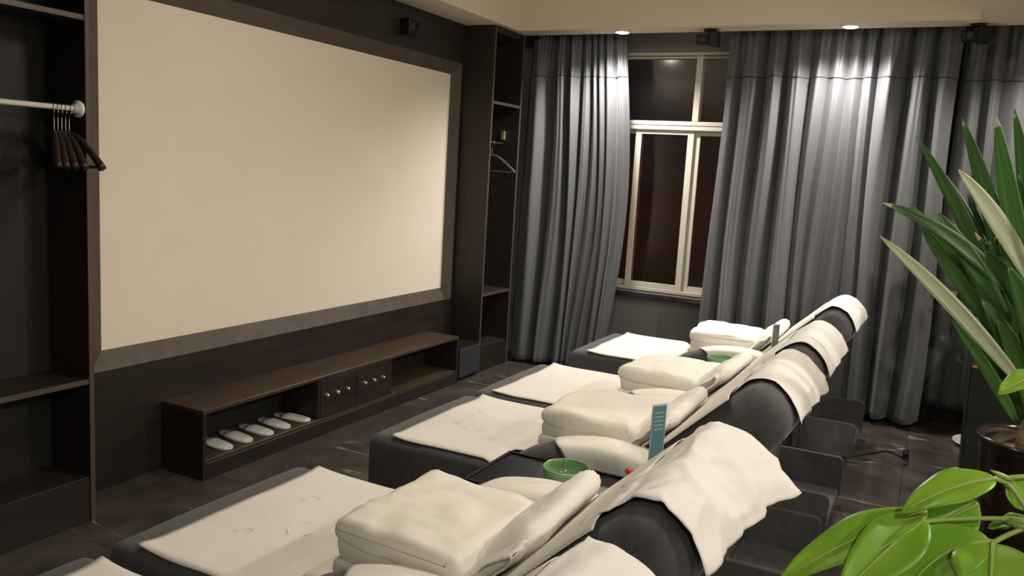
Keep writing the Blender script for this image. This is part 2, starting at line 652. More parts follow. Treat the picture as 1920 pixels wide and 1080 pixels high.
# ------------------------------------------------------------------ downlights
def downlight(x, y, z, watts, col, cone, blend, label, lens):
    d = tag(empty('downlight', (x, y, z)), label, 'downlight', None)
    lathe('trim_ring', [(.046, -.001), (.046, -.012), (.056, -.012), (.064, -.003), (.064, 0)], M['white_metal'], d, 32)
    lathe('lens', [(0, -.020), (.022, -.019), (.038, -.015), (.046, -.009), (.046, -.002), (0, -.002)], lens, d, 32)
    ld = bpy.data.lights.new('lamp', 'SPOT')
    ld.energy = watts
    ld.color = col
    ld.spot_size = R(cone)
    ld.spot_blend = blend
    ld.shadow_soft_size = .05
    lo = bpy.data.objects.new('lamp', ld)
    COL.objects.link(lo)
    lo.parent = d
    lo.location = (0, 0, -.08)
    return d


dl_labels = ['lit downlight in the rear soffit above the left grey curtain',
             'lit downlight in the rear soffit above the wide right curtain',
             'lit downlight in the soffit above the plants by the rear wall',
             'lit downlight in the plant-side soffit nearest the viewer',
             'lit downlight in the plant-side soffit above the nearest recliners',
             'lit downlight in the plant-side soffit above the middle planters',
             'lit downlight in the plant-side soffit behind the viewer']
for (x, y, w, c, cone, bl), lb in zip(DOWNLIGHTS, dl_labels):
    downlight(x, y, Z_SOFFIT, w, c, cone, bl, lb, M['lens_cool'] if c is COOL else M['lens_warm'])
def fill_lamp(x, y, watts, col, label):
    d = tag(empty('drum_lamp', (x, y, 2.98)), label, 'ceiling lamp', 'drum lamps on the raised ceiling')
    lathe('base_plate', [(0, 0), (.11, 0), (.11, -.018), (0, -.018)], M['white_metal'], d, 36)
    lathe('diffuser', [(.10, -.018), (.15, -.020), (.155, -.05), (.14, -.062), (0, -.066)], M['lens_warm'], d, 36)
    ld = bpy.data.lights.new('lamp', 'POINT')
    ld.energy = watts
    ld.color = col
    ld.shadow_soft_size = .10
    lo = bpy.data.objects.new('lamp', ld)
    COL.objects.link(lo)
    lo.parent = d
    lo.location = (0, 0, -.19)


for (x, y, w, c), lb in zip(FILL_LAMPS, ['lit drum lamp on the raised ceiling over the recliners']):
    fill_lamp(x, y, w, c, lb)

# ------------------------------------------------------------------ projection screen and its frame
sc = tag(empty('projection_screen', (WL, (SY0 + SY1) / 2, SZ0)), 'large blank cream projection screen set in a dark wood frame', 'screen')
so = Vector(sc.location)
box('screen_fabric', Vector((WL - .06, SY0, SZ0)) - so, Vector((WL - .04, SY1, SZ1)) - so, M['screen'], sc)
inn = [(SY0, SZ0), (SY1, SZ0), (SY1, SZ1), (SY0, SZ1)]
out = [(SY0 - m_, SZ0 - m_), (SY1 + m_, SZ0 - m_), (SY1 + m_, SZ1 + m_), (SY0 - m_, SZ1 + m_)]
for i in range(4):
    j = (i + 1) % 4
    V = []
    for (py, pz), px in ((inn[i], WL - .040), (inn[j], WL - .040), (out[j], WL + .004), (out[i], WL + .004),
                         (inn[i], WL - .08), (inn[j], WL - .08), (out[j], WL - .08), (out[i], WL - .08)):
        V.append(Vector((px, py, pz)) - so)
    obj('frame_rail', V, [(0, 1, 2, 3), (7, 6, 5, 4), (0, 4, 5, 1), (1, 5, 6, 2), (2, 6, 7, 3), (3, 7, 4, 0)], M['frame'], sc)


# ------------------------------------------------------------------ open wardrobes either side of the screen
def wardrobe(y0, y1, label):
    w = tag(empty('open_wardrobe', (WL, (y0 + y1) / 2, 0)), label, 'wardrobe')
    off = Vector(w.location)
    xf = -3.08
    t = .022

    def b(name, lo, hi, mt):
        return box(name, Vector(lo) - off, Vector(hi) - off, mt, w, .0015, 1)
    top = Z_SOFFIT - .002
    b('side_panel', (WL + .001, y0, 0), (xf, y0 + t, top), M['wood'])
    b('side_panel', (WL + .001, y1 - t, 0), (xf, y1, top), M['wood'])
    b('back_panel', (WL + .001, y0 + t, 0), (WL + .012, y1 - t, top), M['wood_in'])
    b('top_panel', (WL + .012, y0 + t, top - .05), (xf, y1 - t, top), M['wood'])
    b('shelf', (WL + .012, y0 + t, 2.080), (xf - .004, y1 - t, 2.102), M['wood'])
    b('shelf', (WL + .012, y0 + t, .605), (xf - .004, y1 - t, .627), M['wood'])
    b('plinth', (WL + .012, y0 + t, 0), (xf - .004, y1 - t, .20), M['wood'])
    for yy in (y0, y1 - t):
        b('edge_banding', (xf, yy, 0), (xf + .002, yy + t, top), M['edge'])
    b('edge_banding', (xf - .004, y0 + t, 2.080), (xf - .002, y1 - t, 2.102), M['edge'])
    b('edge_banding', (xf - .004, y0 + t, .605), (xf - .002, y1 - t, .627), M['edge'])
    return w, off


wl, woff = wardrobe(.80, 2.240, 'dark open wardrobe with hanging rail left of the screen')
rail = tube('hanging_rail', [Vector((-3.115, .83, 1.736)) - woff, Vector((-3.115, 2.20, 1.736)) - woff], .0105, M['white_metal'], wl, 16)
lathe('rail_bracket', [(0, 0), (.034, 0), (.034, .012), (.018, .016), (.018, .030), (0, .030)], M['white_metal'], wl, 28,
      loc=Vector((-3.115, 2.217, 1.736)) - woff, axis=(0, -1, 0))
wr, woff2 = wardrobe(5.560, 6.050, 'narrow dark open wardrobe between the screen and the left curtain')
tube('hanging_rail', [Vector((-3.22, 5.583, 1.80)) - woff2, Vector((-3.22, 6.027, 1.80)) - woff2], .008, M['blackmesh'], wr, 12)
box('rail_bracket', Vector((-3.225, 6.000, 1.83)) - woff2, Vector((-3.195, 6.027, 1.90)) - woff2, mat('brass_plate', (.45, .36, .2), .4, .6), wr, .003)


def hanger(loc, yaw, label, group, m_body):
    h = tag(empty('coat_hanger', loc), label, 'hanger', group)
    hk = [(.0, 0, -.105), (0, 0, -.04), (.012, 0, -.024), (.0165, 0, -.002), (.010, 0, .0125), (-.003, 0, .0145), (-.013, 0, .004)]
    tube('hook', smooth_curve(hk, 20), .0021, M['chrome'], h, 8)
    pts = smooth_curve([(-.195, 0, -.228), (-.15, 0, -.186), (-.07, 0, -.125), (0, 0, -.100), (.07, 0, -.125), (.15, 0, -.186), (.195, 0, -.228)], 25)
    rd = [.0155 - .0045 * (1 - abs(i - 12) / 12) for i in range(25)]
    tube('shoulder_bar', pts, rd, m_body, h, 10)
    tube('trouser_bar', [(-.185, 0, -.225), (.185, 0, -.225)], .006, m_body, h, 8)
    h.rotation_euler = (0, 0, yaw)
    return h


hg = ['reddish brown wooden hanger sticking out past the left wardrobe, tip against the screen',
      'dark coat hanger second from the rail bracket in the left wardrobe',
      'dark coat hanger third from the rail bracket in the left wardrobe',
      'dark coat hanger fourth from the rail bracket in the left wardrobe',
      'dark coat hanger fifth from the rail bracket in the left wardrobe']
for i, lb in enumerate(hg):
    hanger((-3.115, 2.172 - i * .016, 1.736), R([0, -16, -22, -27, -31][i]), lb, 'hangers on the left rail', M['hanger'])
hanger((-3.22, 5.86, 1.80), R(12), 'clear plastic hanger on the rail of the narrow wardrobe', 'hangers on the right rail',
       mat('clear_plastic', (.07, .07, .07), .12))

# ------------------------------------------------------------------ low console under the screen
cn = tag(empty('media_console', (-3.2, 4.0, 0)), 'long dark wood low console under the screen with open cubbies', 'console')
co = Vector(cn.location)
CX0, CX1, CY0, CY1, CZ = WL + .002, -3.05, 2.80, 5.20, .355


def cb(name, lo, hi, mt, parent=cn, bev=.002, o2=co):
    return box(name, Vector(lo) - o2, Vector(hi) - o2, mt, parent, bev, 1)


cb('top', (CX0, CY0, CZ - .02), (CX1, CY1, CZ), M['bench_top'])
cb('side_panel', (CX0, CY0, 0), (CX1, CY0 + .02, CZ - .02), M['wood'])
cb('side_panel', (CX0, CY1 - .02, 0), (CX1, CY1, CZ - .02), M['wood'])
cb('bottom_panel', (CX0, CY0 + .02, .08), (CX1 - .004, CY1 - .02, .10), M['bench_top'])
cb('back_panel', (CX0, CY0 + .02, .10), (CX0 + .01, CY1 - .02, CZ - .02), M['wood_in'])
cb('plinth', (CX0, CY0 + .02, 0), (CX1 - .002, CY1 - .02, .08), M['wood'])
cb('divider', (CX0 + .01, 3.645, .10), (CX1 - .004, 3.665, CZ - .02), M['wood'])
cb('divider', (CX0 + .01, 4.345, .10), (CX1 - .004, 4.365, CZ - .02), M['wood'])
for y0, y1, ks in ((3.668, 3.993, (3.715, 3.810, 3.907)), (3.999, 4.342, (4.075, 4.168, 4.264))):
    dr = cb('drawer', (CX1 - .022, y0, .104), (CX1 - .002, y1, CZ - .024), M['wood'])
    for ky in ks:
        lathe('knob', [(0, 0), (.015, 0), (.015, .003), (.010, .006), (.012, .012), (.009, .018), (0, .020)], M['chrome'], dr, 20,
              loc=Vector((CX1 - .002, ky, .232)) - co, axis=(1, 0, 0))


def slipper(loc, yaw, label):
    s = tag(empty('slipper', loc), label, 'slipper', 'white slippers in the console')
    L = .125
    out = []
    for k in range(28):
        a = 2 * PI * k / 28
        w = .043 + .007 * math.cos(a)
        out.append((L * math.copysign(abs(math.cos(a)) ** .75, math.cos(a)), w * math.copysign(abs(math.sin(a)) ** .8, math.sin(a))))
    V = []
    for z, sc_ in ((0, .97), (.003, 1), (.010, 1), (.013, .95)):
        V += [(p[0] * sc_, p[1] * sc_, z) for p in out]
    Fc = []
    for r_ in range(3):
        for k in range(28):
            k2 = (k + 1) % 28
            Fc.append((r_ * 28 + k, r_ * 28 + k2, (r_ + 1) * 28 + k2, (r_ + 1) * 28 + k))
    Fc += [tuple(range(27, -1, -1)), tuple(84 + k for k in range(28))]
    obj('sole', V, Fc, M['slipper'], s, True)

    def up(u, v):
        x = -.045 + u * .166
        hw = .047 * math.sqrt(max(.05, 1 - (abs(x) / .128) ** 3.2))
        a = PI * v
        h = .016 * (1 - .45 * u)
        return Vector((x, -hw * math.cos(a), .008 + h * math.sin(a) ** .8))
    sheet('upper', up, 10, 14, M['slipper'], s, .004)
    s.rotation_euler = (0, 0, yaw)
    return s


slab = ['white slipper in the console cubby, nearest the left end', 'white slipper second from the left end of the console cubby',
        'white slipper in the middle of the row in the console', 'white slipper fourth from the left end of the console cubby',
        'white slipper in the console cubby, beside the drawer fronts']
for i in range(5):
    slipper((-3.19 + random.uniform(-.004, .004), 3.005 + i * .143, .1005), R([-6, -8, -4, -7, 4][i]), slab[i])

# subwoofer on the floor beside the console
sw = tag(empty('subwoofer', (-3.19, 5.37, 0)), 'small dark grey subwoofer box on the floor beside the console', 'speaker')
box('cabinet', (-.12, -.155, .012), (.13, .165, .262), M['black'], sw, .006)
box('grille', (.130, -.135, .030), (.138, .160, .250), M['blackmesh'], sw, .004)
for a in (-1, 1):
    for b in (-1, 1):
        lathe('foot', [(0, 0), (.015, 0), (.017, .012), (0, .012)], M['black'], sw, 14, loc=(.08 * a, .12 * b, 0))
lathe('power_light', [(0, 0), (.003, 0), (.002, .002), (0, .002)], M['chrome'], sw, 10, loc=(.13, -.146, .25), axis=(1, 0, 0))


# wall speakers
def speaker(loc, yaw, label, kind):
    s = tag(empty('surround_speaker', loc), label, 'speaker', 'small black surround speakers')
    if kind == 'wall':
        box('wall_plate', (0, .035, -.05), (.014, .095, .055), M['black'], s, .004)
        box('bracket_arm', (.01, .05, .020), (.05, .08, .050), M['black'], s, .004)
        box('bracket_arm', (.02, -.06, .025), (.045, .065, .05), M['black'], s, .004)
        b_ = box('cabinet', (.008, -.095, -.060), (.085, -.025, .055), M['black'], s, .014, 3)
        lathe('driver', [(0, .002), (.022, .004), (.026, .0), (0, 0)], M['blackmesh'], b_, 24, loc=(.086, -.06, 0), axis=(1, 0, 0))
    else:
        lathe('ceiling_mount', [(0, 0), (.042, 0), (.042, -.014), (.030, -.018), (0, -.018)], M['black'], s, 28)
        box('cabinet', (.0, -.045, -.118), (.072, .040, -.016), M['black'], s, .010, 3)
        b_ = box('driver_housing', (-.085, -.04, -.105), (.002, .032, -.040), M['black'], s, .008, 3)
        lathe('driver', [(0, .003), (.018, .005), (.022, 0), (0, 0)], M['blackmesh'], b_, 24, loc=(-.04, -.041, -.072), axis=(0, -1, 0))
    s.rotation_euler = (0, 0, yaw)
    return s


speaker((WL, 4.80, 2.50), 0, 'small black speaker bracketed to the wood wall above the screen', 'wall')
speaker((-1.585, 5.955, Z_SOFFIT), R(4), 'small black speaker under the soffit above the window', 'ceil')
speaker((.070, 5.985, Z_SOFFIT), R(4), 'small black speaker under the soffit above the tall plant', 'ceil')


# ------------------------------------------------------------------ curtains
def curtain(name, xl, xr, yc, ztop, zbot, valleys, amps, label, seed, zseam=2.35, nx=420, nz=64, hemw=.006):
    """xl, xr: functions of height giving the two edges; valleys: fractions of the width"""
    rnd = random.Random(seed)
    root = tag(empty(name, ((xl(0) + xr(0)) / 2, yc, 0)), label, 'curtain')
    off = Vector(root.location)

    def depth(f, z):
        for i in range(len(valleys) - 1):
            a, b = valleys[i], valleys[i + 1]
            if f <= b or i == len(valleys) - 2:
                s = min(max((f - a) / (b - a), 0), 1)
                w = math.sin(PI * s) ** 1.1
                A = amps[i]
                sub = .05 * math.sin(2 * PI * (s * (2 + i % 2) + z * .12 + i)) * w
                return A * (w * (.9 + .1 * math.sin(z * 1.7 + i * 2.1)) + sub)
        return 0

    def pt(u, z):
        hz = z / ztop
        sway = .018 * math.sin(u * 21 + z * 1.3 + seed) * (1 - hz)
        f = min(max(u + .012 * math.sin(z * 1.1 + u * 17 + seed) * u * (1 - u) * 4, 0), 1)
        d = depth(f, z)
        if z > zseam:                                # gathered heading above the seam
            k = (z - zseam) / (ztop - zseam)
            d = d * (1 - .35 * k) + .012 * k * math.sin(u * 2 * PI * 31 + seed)
        d += .006 * noise.noise(Vector((u * 14, z * 2.2, seed)))
        x = xl(z) + (xr(z) - xl(z)) * u + sway
        return Vector((x, yc - d + .05, z))
    V, Fc = [], []
    zs = [zbot + (ztop - zbot) * j / nz for j in range(nz + 1)]
    for i in range(nx + 1):
        for z in zs:
            V.append(pt(i / nx, z) - off)
    w = nz + 1
    for i in range(nx):
        for j in range(nz):
            Fc.append((i * w + j, (i + 1) * w + j, (i + 1) * w + j + 1, i * w + j + 1))
    o = obj('fabric', V, Fc, M['curtain'], root, True)
    md = o.modifiers.new('thickness', 'SOLIDIFY')
    md.thickness = .003
    md.offset = 1
    # stitched seam under the heading
    tube('heading_seam', [pt(i / nx, zseam + .004 * math.sin(i * .05)) - off + Vector((0, -.0045, 0)) for i in range(1, nx)], .0035, M['seam'], root, 5)
    return root


lf = [0, .27, .44, .56, .64, .715, .79, .89, 1]
la = [.15, .14, .12, .08, .075, .075, .085, .06]
curtain('curtain', lambda z: -3.09 - .03 * (1 - z / 2.7),
        lambda z: -2.315 + .115 * math.sin(PI * min(max((z + .1) / 2.95, 0), 1)) ** 1.3 - .0 * z,
        6.19, 2.74, .03, lf, la, 'grey satin curtain gathered left of the window', 3.1)
rf = [0, .075, .182, .285, .40, .465, .535, .61, .683, .807, .90, 1]
ra = [.06, .15, .145, .16, .09, .075, .08, .085, .16, .15, .15]
curtain('curtain', lambda z: -1.525 - .02 * math.sin(z * 2), lambda z: .005 + .01 * math.sin(z * 2.3), 6.20, 2.74, .04, rf, ra,
        'wide grey satin curtain right of the window, hem near the floor', 5.4, nx=620)
curtain('curtain', lambda z: .02, lambda z: 1.45, 6.34, 2.80, .165, [0, .10, .17, .3, .42, .5, .62, .74, .86, 1],
        [.06, .09, .05, .07, .06, .08, .06, .07, .06], 'short grey curtain in the rear corner behind the plants', 9.2, nx=300)
tube_obj = tube('curtain_track', [(-3.06, 6.16, 2.76), (1.5, 6.16, 2.76)], .012, M['white_metal'], None, 10)
tag(tube_obj, 'white curtain track hidden in the slot behind the rear soffit', 'curtain track')


# ------------------------------------------------------------------ recliners and what lies on them
YC = [5.39, 4.11, 3.22, 1.955, 1.065]
WHO = ['farthest recliner beside the curtains', 'second recliner from the curtains', 'third recliner from the curtains',
       'fourth recliner from the curtains', 'nearest recliner at the bottom edge']

back_prof = [(-.99, .44), (-.90, .53), (-.80, .628), (-.70, .725), (-.62, .803), (-.56, .858), (-.525, .888), (-.49, .905), (-.455, .903), (-.42, .882),
             (-.39, .845), (-.373, .805), (-.375, .77), (-.39, .735), (-.43, .69), (-.52, .605), (-.62, .51), (-.74, .40), (-.82, .345), (-.88, .33), (-.95, .345), (-.99, .385)]
arm_prof = [(-1.43, .16), (-1.435, .25), (-1.43, .36), (-1.41, .435), (-1.37, .485), (-1.31, .525), (-1.23, .558), (-1.14, .582), (-1.04, .596), (-.94, .596),
            (-.85, .585), (-.78, .555), (-.745, .50), (-.74, .42), (-.74, .30), (-.74, .16), (-.9, .16), (-1.05, .16), (-1.2, .16), (-1.35, .16)]


def make_recliner():
    r = empty('recliner', (0, 0, 0))
    pillow_extrude('ottoman', rprof(-2.085, .10, -1.465, .440, .055), -.41, .41, .035, M['charcoal'], r, 10, 4, .004)
    for sx in (-2.0, -1.56):
        for sy in (-.33, .33):
            lathe('foot', [(0, 0), (.02, 0), (.024, .105), (0, .105)], M['black'], r, 14, loc=(sx, sy, 0))
    pillow_extrude('seat_cushion', rprof(-1.455, .14, -.84, .462, .05), -.305, .305, .03, M['charcoal'], r, 8, 4, .006)
    for s in (-1, 1):
        a, b = sorted((s * .298, s * .438))
        pillow_extrude('armrest', arm_prof, a, b, .045, M['charcoal'], r, 4, 5, .006)
    pillow_extrude('backrest', back_prof, -.378, .378, .07, M['charcoal'], r, 10, 6, .012)
    # base: a tray with side boards that stays behind when the back is let down
    boxes('base_frame', [((-1.42, -.30, .05), (-.62, .30, .20))], M['basegrey'], r, .006)
    box('base_back_board', (-.64, -.315, .05), (-.60, .315, .30), M['basegrey'], r, .006)
    box('base_tray', (-.60, -.285, .05), (-.30, .285, .085), M['basegrey'], r, .006)
    for s in (-1, 1):
        bp = [(-.60, .05), (-.29, .05), (-.29, .225)]
        for k in range(6):
            a = R(90 * k / 5)
            bp.append((-.315 + .025 * math.cos(a), .225 + .025 * math.sin(a)))
        bp.append((-.60, .25))
        V = [(p[0], s * .3 - .016, p[1]) for p in bp] + [(p[0], s * .3 + .016, p[1]) for p in bp]
        n = len(bp)
        Fc = [tuple(range(n)), tuple(range(2 * n - 1, n - 1, -1))] + [(i, i + n, (i + 1) % n + n, (i + 1) % n) for i in range(n)]
        bm = bmesh.new()
        bv = [bm.verts.new(v) for v in V]
        for f in Fc:
            bm.faces.new([bv[i] for i in f])
        bmesh.ops.bevel(bm, geom=[e for e in bm.edges if abs(e.verts[0].co.y - e.verts[1].co.y) < 1e-6], offset=.004, segments=2, affect='EDGES')
        bobj('base_side_board', bm, M['basegrey'], r)
    for sx in (-.36, -1.3):
        for sy in (-.26, .26):
            lathe('foot', [(0, 0), (.022, 0), (.022, .055), (0, .055)], M['black'], r, 14, loc=(sx, sy, 0))
    # reclining mechanism arm under the back
    for sy in (-.2, .2):
        box('recline_arm', (-.66, sy - .012, .18), (-.60, sy + .012, .50), M['black'], r, .004)
    return r


proto = make_recliner()
for i, y in enumerate(YC):
    o = proto if i == 0 else copy_tree(proto)
    o.location = (0, y, 0)
    tag(o, 'charcoal fabric recliner with footrest, ' + ['farthest in the row, by the curtains', 'second in the row from the curtains',
        'third in the row from the curtains', 'fourth in the row from the curtains', 'nearest in the row, cut off by the bottom edge'][i], 'recliner', 'recliners in a row')


# --- towel on the footrest
def ott_towel(seed, near, far, xl):
    c = smooth_curve([(xl, 0, .4475), (-1.85, 0, .4485), (-1.70, 0, .4485), (-1.56, 0, .4485), (-1.51, 0, .4465), (-1.475, 0, .426), (-1.458, 0, .385), (-1.456, 0, .345)], 40)

    def fn(u, v):
        p = c[int(round(u * 39))].copy()
        y = near + (far - near) * v
        y += .010 * noise.noise(Vector((p.x * 4, seed, 0))) * (1 if v < .5 else -1) * (abs(v - .5) * 2)
        ed = abs(v - .5) * 2
        lift = .0025 * (noise.noise(Vector((p.x * 7, y * 7, seed))) + .6)
        p.z += max(0, lift)
        if abs(y) > .375:
            p.z -= ((abs(y) - .375) / .035) ** 2 * .014
        p.x += .012 * noise.noise(Vector((y * 5, seed, 3))) * (1 - u)
        # corner curled up at the foot end
        p.z += .012 * max(0, 1 - (u * 5 + (1 - ed) * 5)) ** 2
        return Vector((p.x, y, p.z))
    return sheet('footrest_towel', fn, 39, 40, M['towel'], None, .005)


tw = [(1.1, -.40, .40, -1.955), (2.2, -.395, .385, -1.965), (3.3, -.40, .385, -1.96), (4.4, -.395, .395, -1.96), (5.5, -.40, .39, -1.97)]
def atz(px, py, z):
    d = CM.to_3x3() @ Vector(((px - 960) / FPX, -(py - 540) / FPX, -1))
    return Vector((0, 0, CAMH)) + d * ((z - CAMH) / d.z)


def embossed(parent, yc, centres, ring, seed):
    rnd = random.Random(seed)
    for (px, py) in centres:
        c = atz(px, py, .4535) - Vector((0, yc, 0))
        for k in range(5):
            a = rnd.uniform(0, PI)
            o_ = Vector((rnd.uniform(-.022, .022), rnd.uniform(-.028, .028), 0))
            d = Vector((math.cos(a), math.sin(a), 0)) * rnd.uniform(.010, .022)
            n = Vector((-d.y, d.x, 0)) * rnd.uniform(-.5, .5)
            tube('embossed_stroke', smooth_curve([c + o_ - d, c + o_ + n, c + o_ + d], 7), [.0006, .0014, .0018, .0019, .0018, .0014, .0006], M['towel'], parent, 6)
    c = atz(*ring, .4535) - Vector((0, yc, 0))
    for a0, a1 in ((100, 250), (-40, 40)):
        tube('embossed_stroke', [c + Vector((math.cos(R(a0 + (a1 - a0) * k / 12)) * .045, math.sin(R(a0 + (a1 - a0) * k / 12)) * .05, 0)) for k in range(13)], .0016, M['towel'], parent, 6)


for i, y in enumerate(YC):
    t = ott_towel(*tw[i])
    t.location = (0, y, 0)
    tag(t, 'white towel spread over the footrest of the ' + WHO[i], 'towel', 'towels on the footrests')
    if i == 3:
        embossed(t, y, [(455, 995), (500, 973), (536, 952), (587, 938)], (568, 992), 4)
    if i == 2:
        embossed(t, y, [(852, 794), (878, 782), (903, 772)], (890, 800), 6)


# --- sheet covering seat and backrest front
def seat_sheet(seed):
    c = smooth_curve([(-1.46, 0, .425), (-1.445, 0, .455), (-1.40, 0, .4735), (-1.25, 0, .477), (-1.10, 0, .477), (-1.03, 0, .480), (-.985, 0, .492), (-.94, 0, .522),
                      (-.86, 0, .598), (-.78, 0, .676), (-.70, 0, .753), (-.62, 0, .830), (-.585, 0, .862)], 60)

    def fn(u, v):
        k = u * 59
        p = c[int(round(k))]
        s = min(max((p.x + 1.0) / .12, 0), 1)
        s = s * s * (3 - 2 * s)
        hw = .294 + (.372 - .294) * s
        y = -hw + 2 * hw * v
        z = p.z + .003 * noise.noise(Vector((p.x * 9, y * 9, seed)))
        e = max(0, abs(y) - .30)
        return Vector((p.x + e * e * 1.6, y, z + .002 - e * e * 1.9))
    return sheet('seat_sheet', fn, 59, 24, M['towel'], None, .003)


for i, y in enumerate(YC):
    t = seat_sheet(i * 1.7)
    t.location = (0, y, 0)
    tag(t, 'white sheet over the seat and back of the ' + WHO[i], 'sheet', 'sheets on the recliner seats')


# --- towels over the armrests
def arm_towel(s, seed, x0, x1, drop_out, skew):
    top = smooth_curve([(p[0], 0, p[1]) for p in arm_prof[3:14]], 60)

    def topz(x):
        for a, b in zip(top[:-1], top[1:]):
            if a.x <= x <= b.x:
                return a.z + (b.z - a.z) * (x - a.x) / max(1e-6, b.x - a.x)
        return top[-1].z if x > top[-1].x else top[0].z
    cs = [(.272, -.055), (.281, -.020), (.296, .000), (.32, .0085), (.37, .0115), (.415, .0085), (.440, -.002), (.450, -.03), (.453, -.07), (.454, -drop_out)]
    cc = smooth_curve([(0, a, b) for a, b in cs], 30)

    def fn(u, v):
        q = cc[int(round(v * 29))]
        vv = v if s < 0 else v
        x = x0 + (x1 - x0) * u + skew * max(0, v - .38) * (1 - u)
        z = topz(x) + q.z + .003
        z += .002 * noise.noise(Vector((x * 12, v * 6, seed)))
        yy = q.y + .004 * noise.noise(Vector((x * 14, v * 3, seed + 4))) * (v > .75)
        return Vector((x, s * yy, z))
    return sheet('armrest_towel', fn, 26, 29, M['towel'], None, .003)


for i, y in enumerate(YC):
    for s, wd in ((1, 'far'), (-1, 'near')):
        t = arm_towel(s, i * 2.3 + s, -1.235, -.83, .115, .22)
        t.location = (0, y, 0)
        tag(t, 'white towel over the %s armrest of the %s' % (wd, WHO[i]), 'towel', 'towels on the armrests')


# --- head covers
cov_curve = smooth_curve([(-.70, 0, .735), (-.62, 0, .815), (-.565, 0, .868), (-.528, 0, .900), (-.49, 0, .919), (-.452, 0, .917), (-.412, 0, .894), (-.376, 0, .852),
                          (-.357, 0, .806), (-.352, 0, .765), (-.350, 0, .715), (-.349, 0, .655)], 120)


def head_cover(seed, u0, u1, y0, y1, rot, flare, crump):
    """u0, u1 along the back's profile (0..1), y0..y1 across; rot skews it as if turned on the back"""
    def fn(u, v):
        y = y0 + (y1 - y0) * v
        k = u0 + (u1 - u0) * u
        k += rot * (v - .5) * -1
        y += rot * .75 * (u - .5)
        kk = min(max(k, 0), 1) * 119
        i = min(int(kk), 118)
        p = cov_curve[i].lerp(cov_curve[i + 1], kk - i)
        t = (cov_curve[i + 1] - cov_curve[i]).normalized()
        n = Vector((-t.z, 0, t.x))
        d = .004 + crump * max(-.15, noise.noise(Vector((k * 4.5, y * 6, seed)))) + .4 * crump * abs(noise.noise(Vector((k * 9, y * 13, seed + 3))))
        d += crump * .55 * (1 - abs(noise.noise(Vector((k * 5 + y * 2, y * 5 - k, seed + 8))))) ** 7
        if k > 1:
            p = p + t * (k - 1) * .62
        over = max(0, k - .50) / .30
        d += flare * (.15 + 1.2 * v) * over ** 1.6 * (.5 + .8 * abs(noise.noise(Vector((y * 5, seed, 1)))))
        a = abs(y)
        if a > .33:                                     # falls off the rounded side of the back
            e = a - .33
            p = p - Vector((0, 0, min(e, .25) ** 1.5 * 1.1))
            y = math.copysign(.33 + e * .85, y)
        q = p + n * max(d, .003)
        return Vector((q.x, y, q.z))
    return sheet('head_cover', fn, 46, 50, M['paper'], None, .0016)


covs = [(1.3, .14, .76, -.325, .350, .0, .014, .006),
        (2.6, .12, .77, -.335, .350, .01, .012, .006),
        (3.9, .12, .78, -.275, .360, -.03, .020, .011),
        (5.2, .10, .77, -.325, .345, -.05, .085, .020),
        (6.5, .16, .78, -.290, .330, .0, .030, .016)]
for i, y in enumerate(YC):
    t = head_cover(*covs[i])
    t.location = (0, y, 0)
    tag(t, 'white disposable head cover draped over the top of the ' + WHO[i], 'head cover', 'head covers on the recliners')


# --- folded quilts
def quilt(seed, L=.43, W=.45, H=.172):
    q = empty('folded_quilt')
    x0, x1 = -L / 2, L / 2
    # upper layer and the round fold at its back end, one piece
    pr = [(x0 + .03, H - .002), (x0 + .12, H + .002), (0, H + .004), (x1 - .12, H)]
    for k in range(1, 9):
        a = R(90 - 90 * k / 8)
        pr.append((x1 - .075 + .075 * math.cos(a), H - .08 + .078 * math.sin(a)))
    pr += [(x1 - .002, .06), (x1 - .018, .02), (x1 - .05, .002), (x1 - .09, .004), (x1 - .112, .03), (x1 - .115, .07), (x1 - .13, .092), (x1 - .17, .096),
           (0, .094), (x0 + .12, .093), (x0 + .05, .096), (x0 + .012, .108), (x0 - .004, .130), (x0 + .004, .158)]
    sm = smooth_curve([Vector((a, 0, b)) for a, b in pr + [pr[0]]], 120)[:-1]
    pillow_extrude('upper_layer', [(p.x, p.z) for p in sm], -W / 2, W / 2, .022, M['duvet'], q, 30, 5, .012, .012, seed)
    for nm, a, b, z0, z1, r_, ins in (('middle_layer', x0 + .008, x1 - .10, .044, .128, .034, .004), ('lower_layer', x0 - .006, x1 - .08, .0, .062, .0285, .0)):
        pillow_extrude(nm, rprof(a, z0, b, z1, r_, 7), -W / 2 + ins, W / 2 - ins, .016, M['duvet'], q, 26, 5, .004, .010, seed + 3)
    return q


for i, y in enumerate(YC):
    q = quilt(i * 3.7)
    q.location = (-1.112 + [.0, .0, .0, .0, 0][i], y + [-.03, -.03, -.05, -.075, -.03][i], .488)
    q.rotation_euler = (0, 0, R([2, -3, -2, -4, 2][i]))
    tag(q, 'white quilt folded on the seat of the ' + WHO[i], 'quilt', 'folded quilts on the seats')


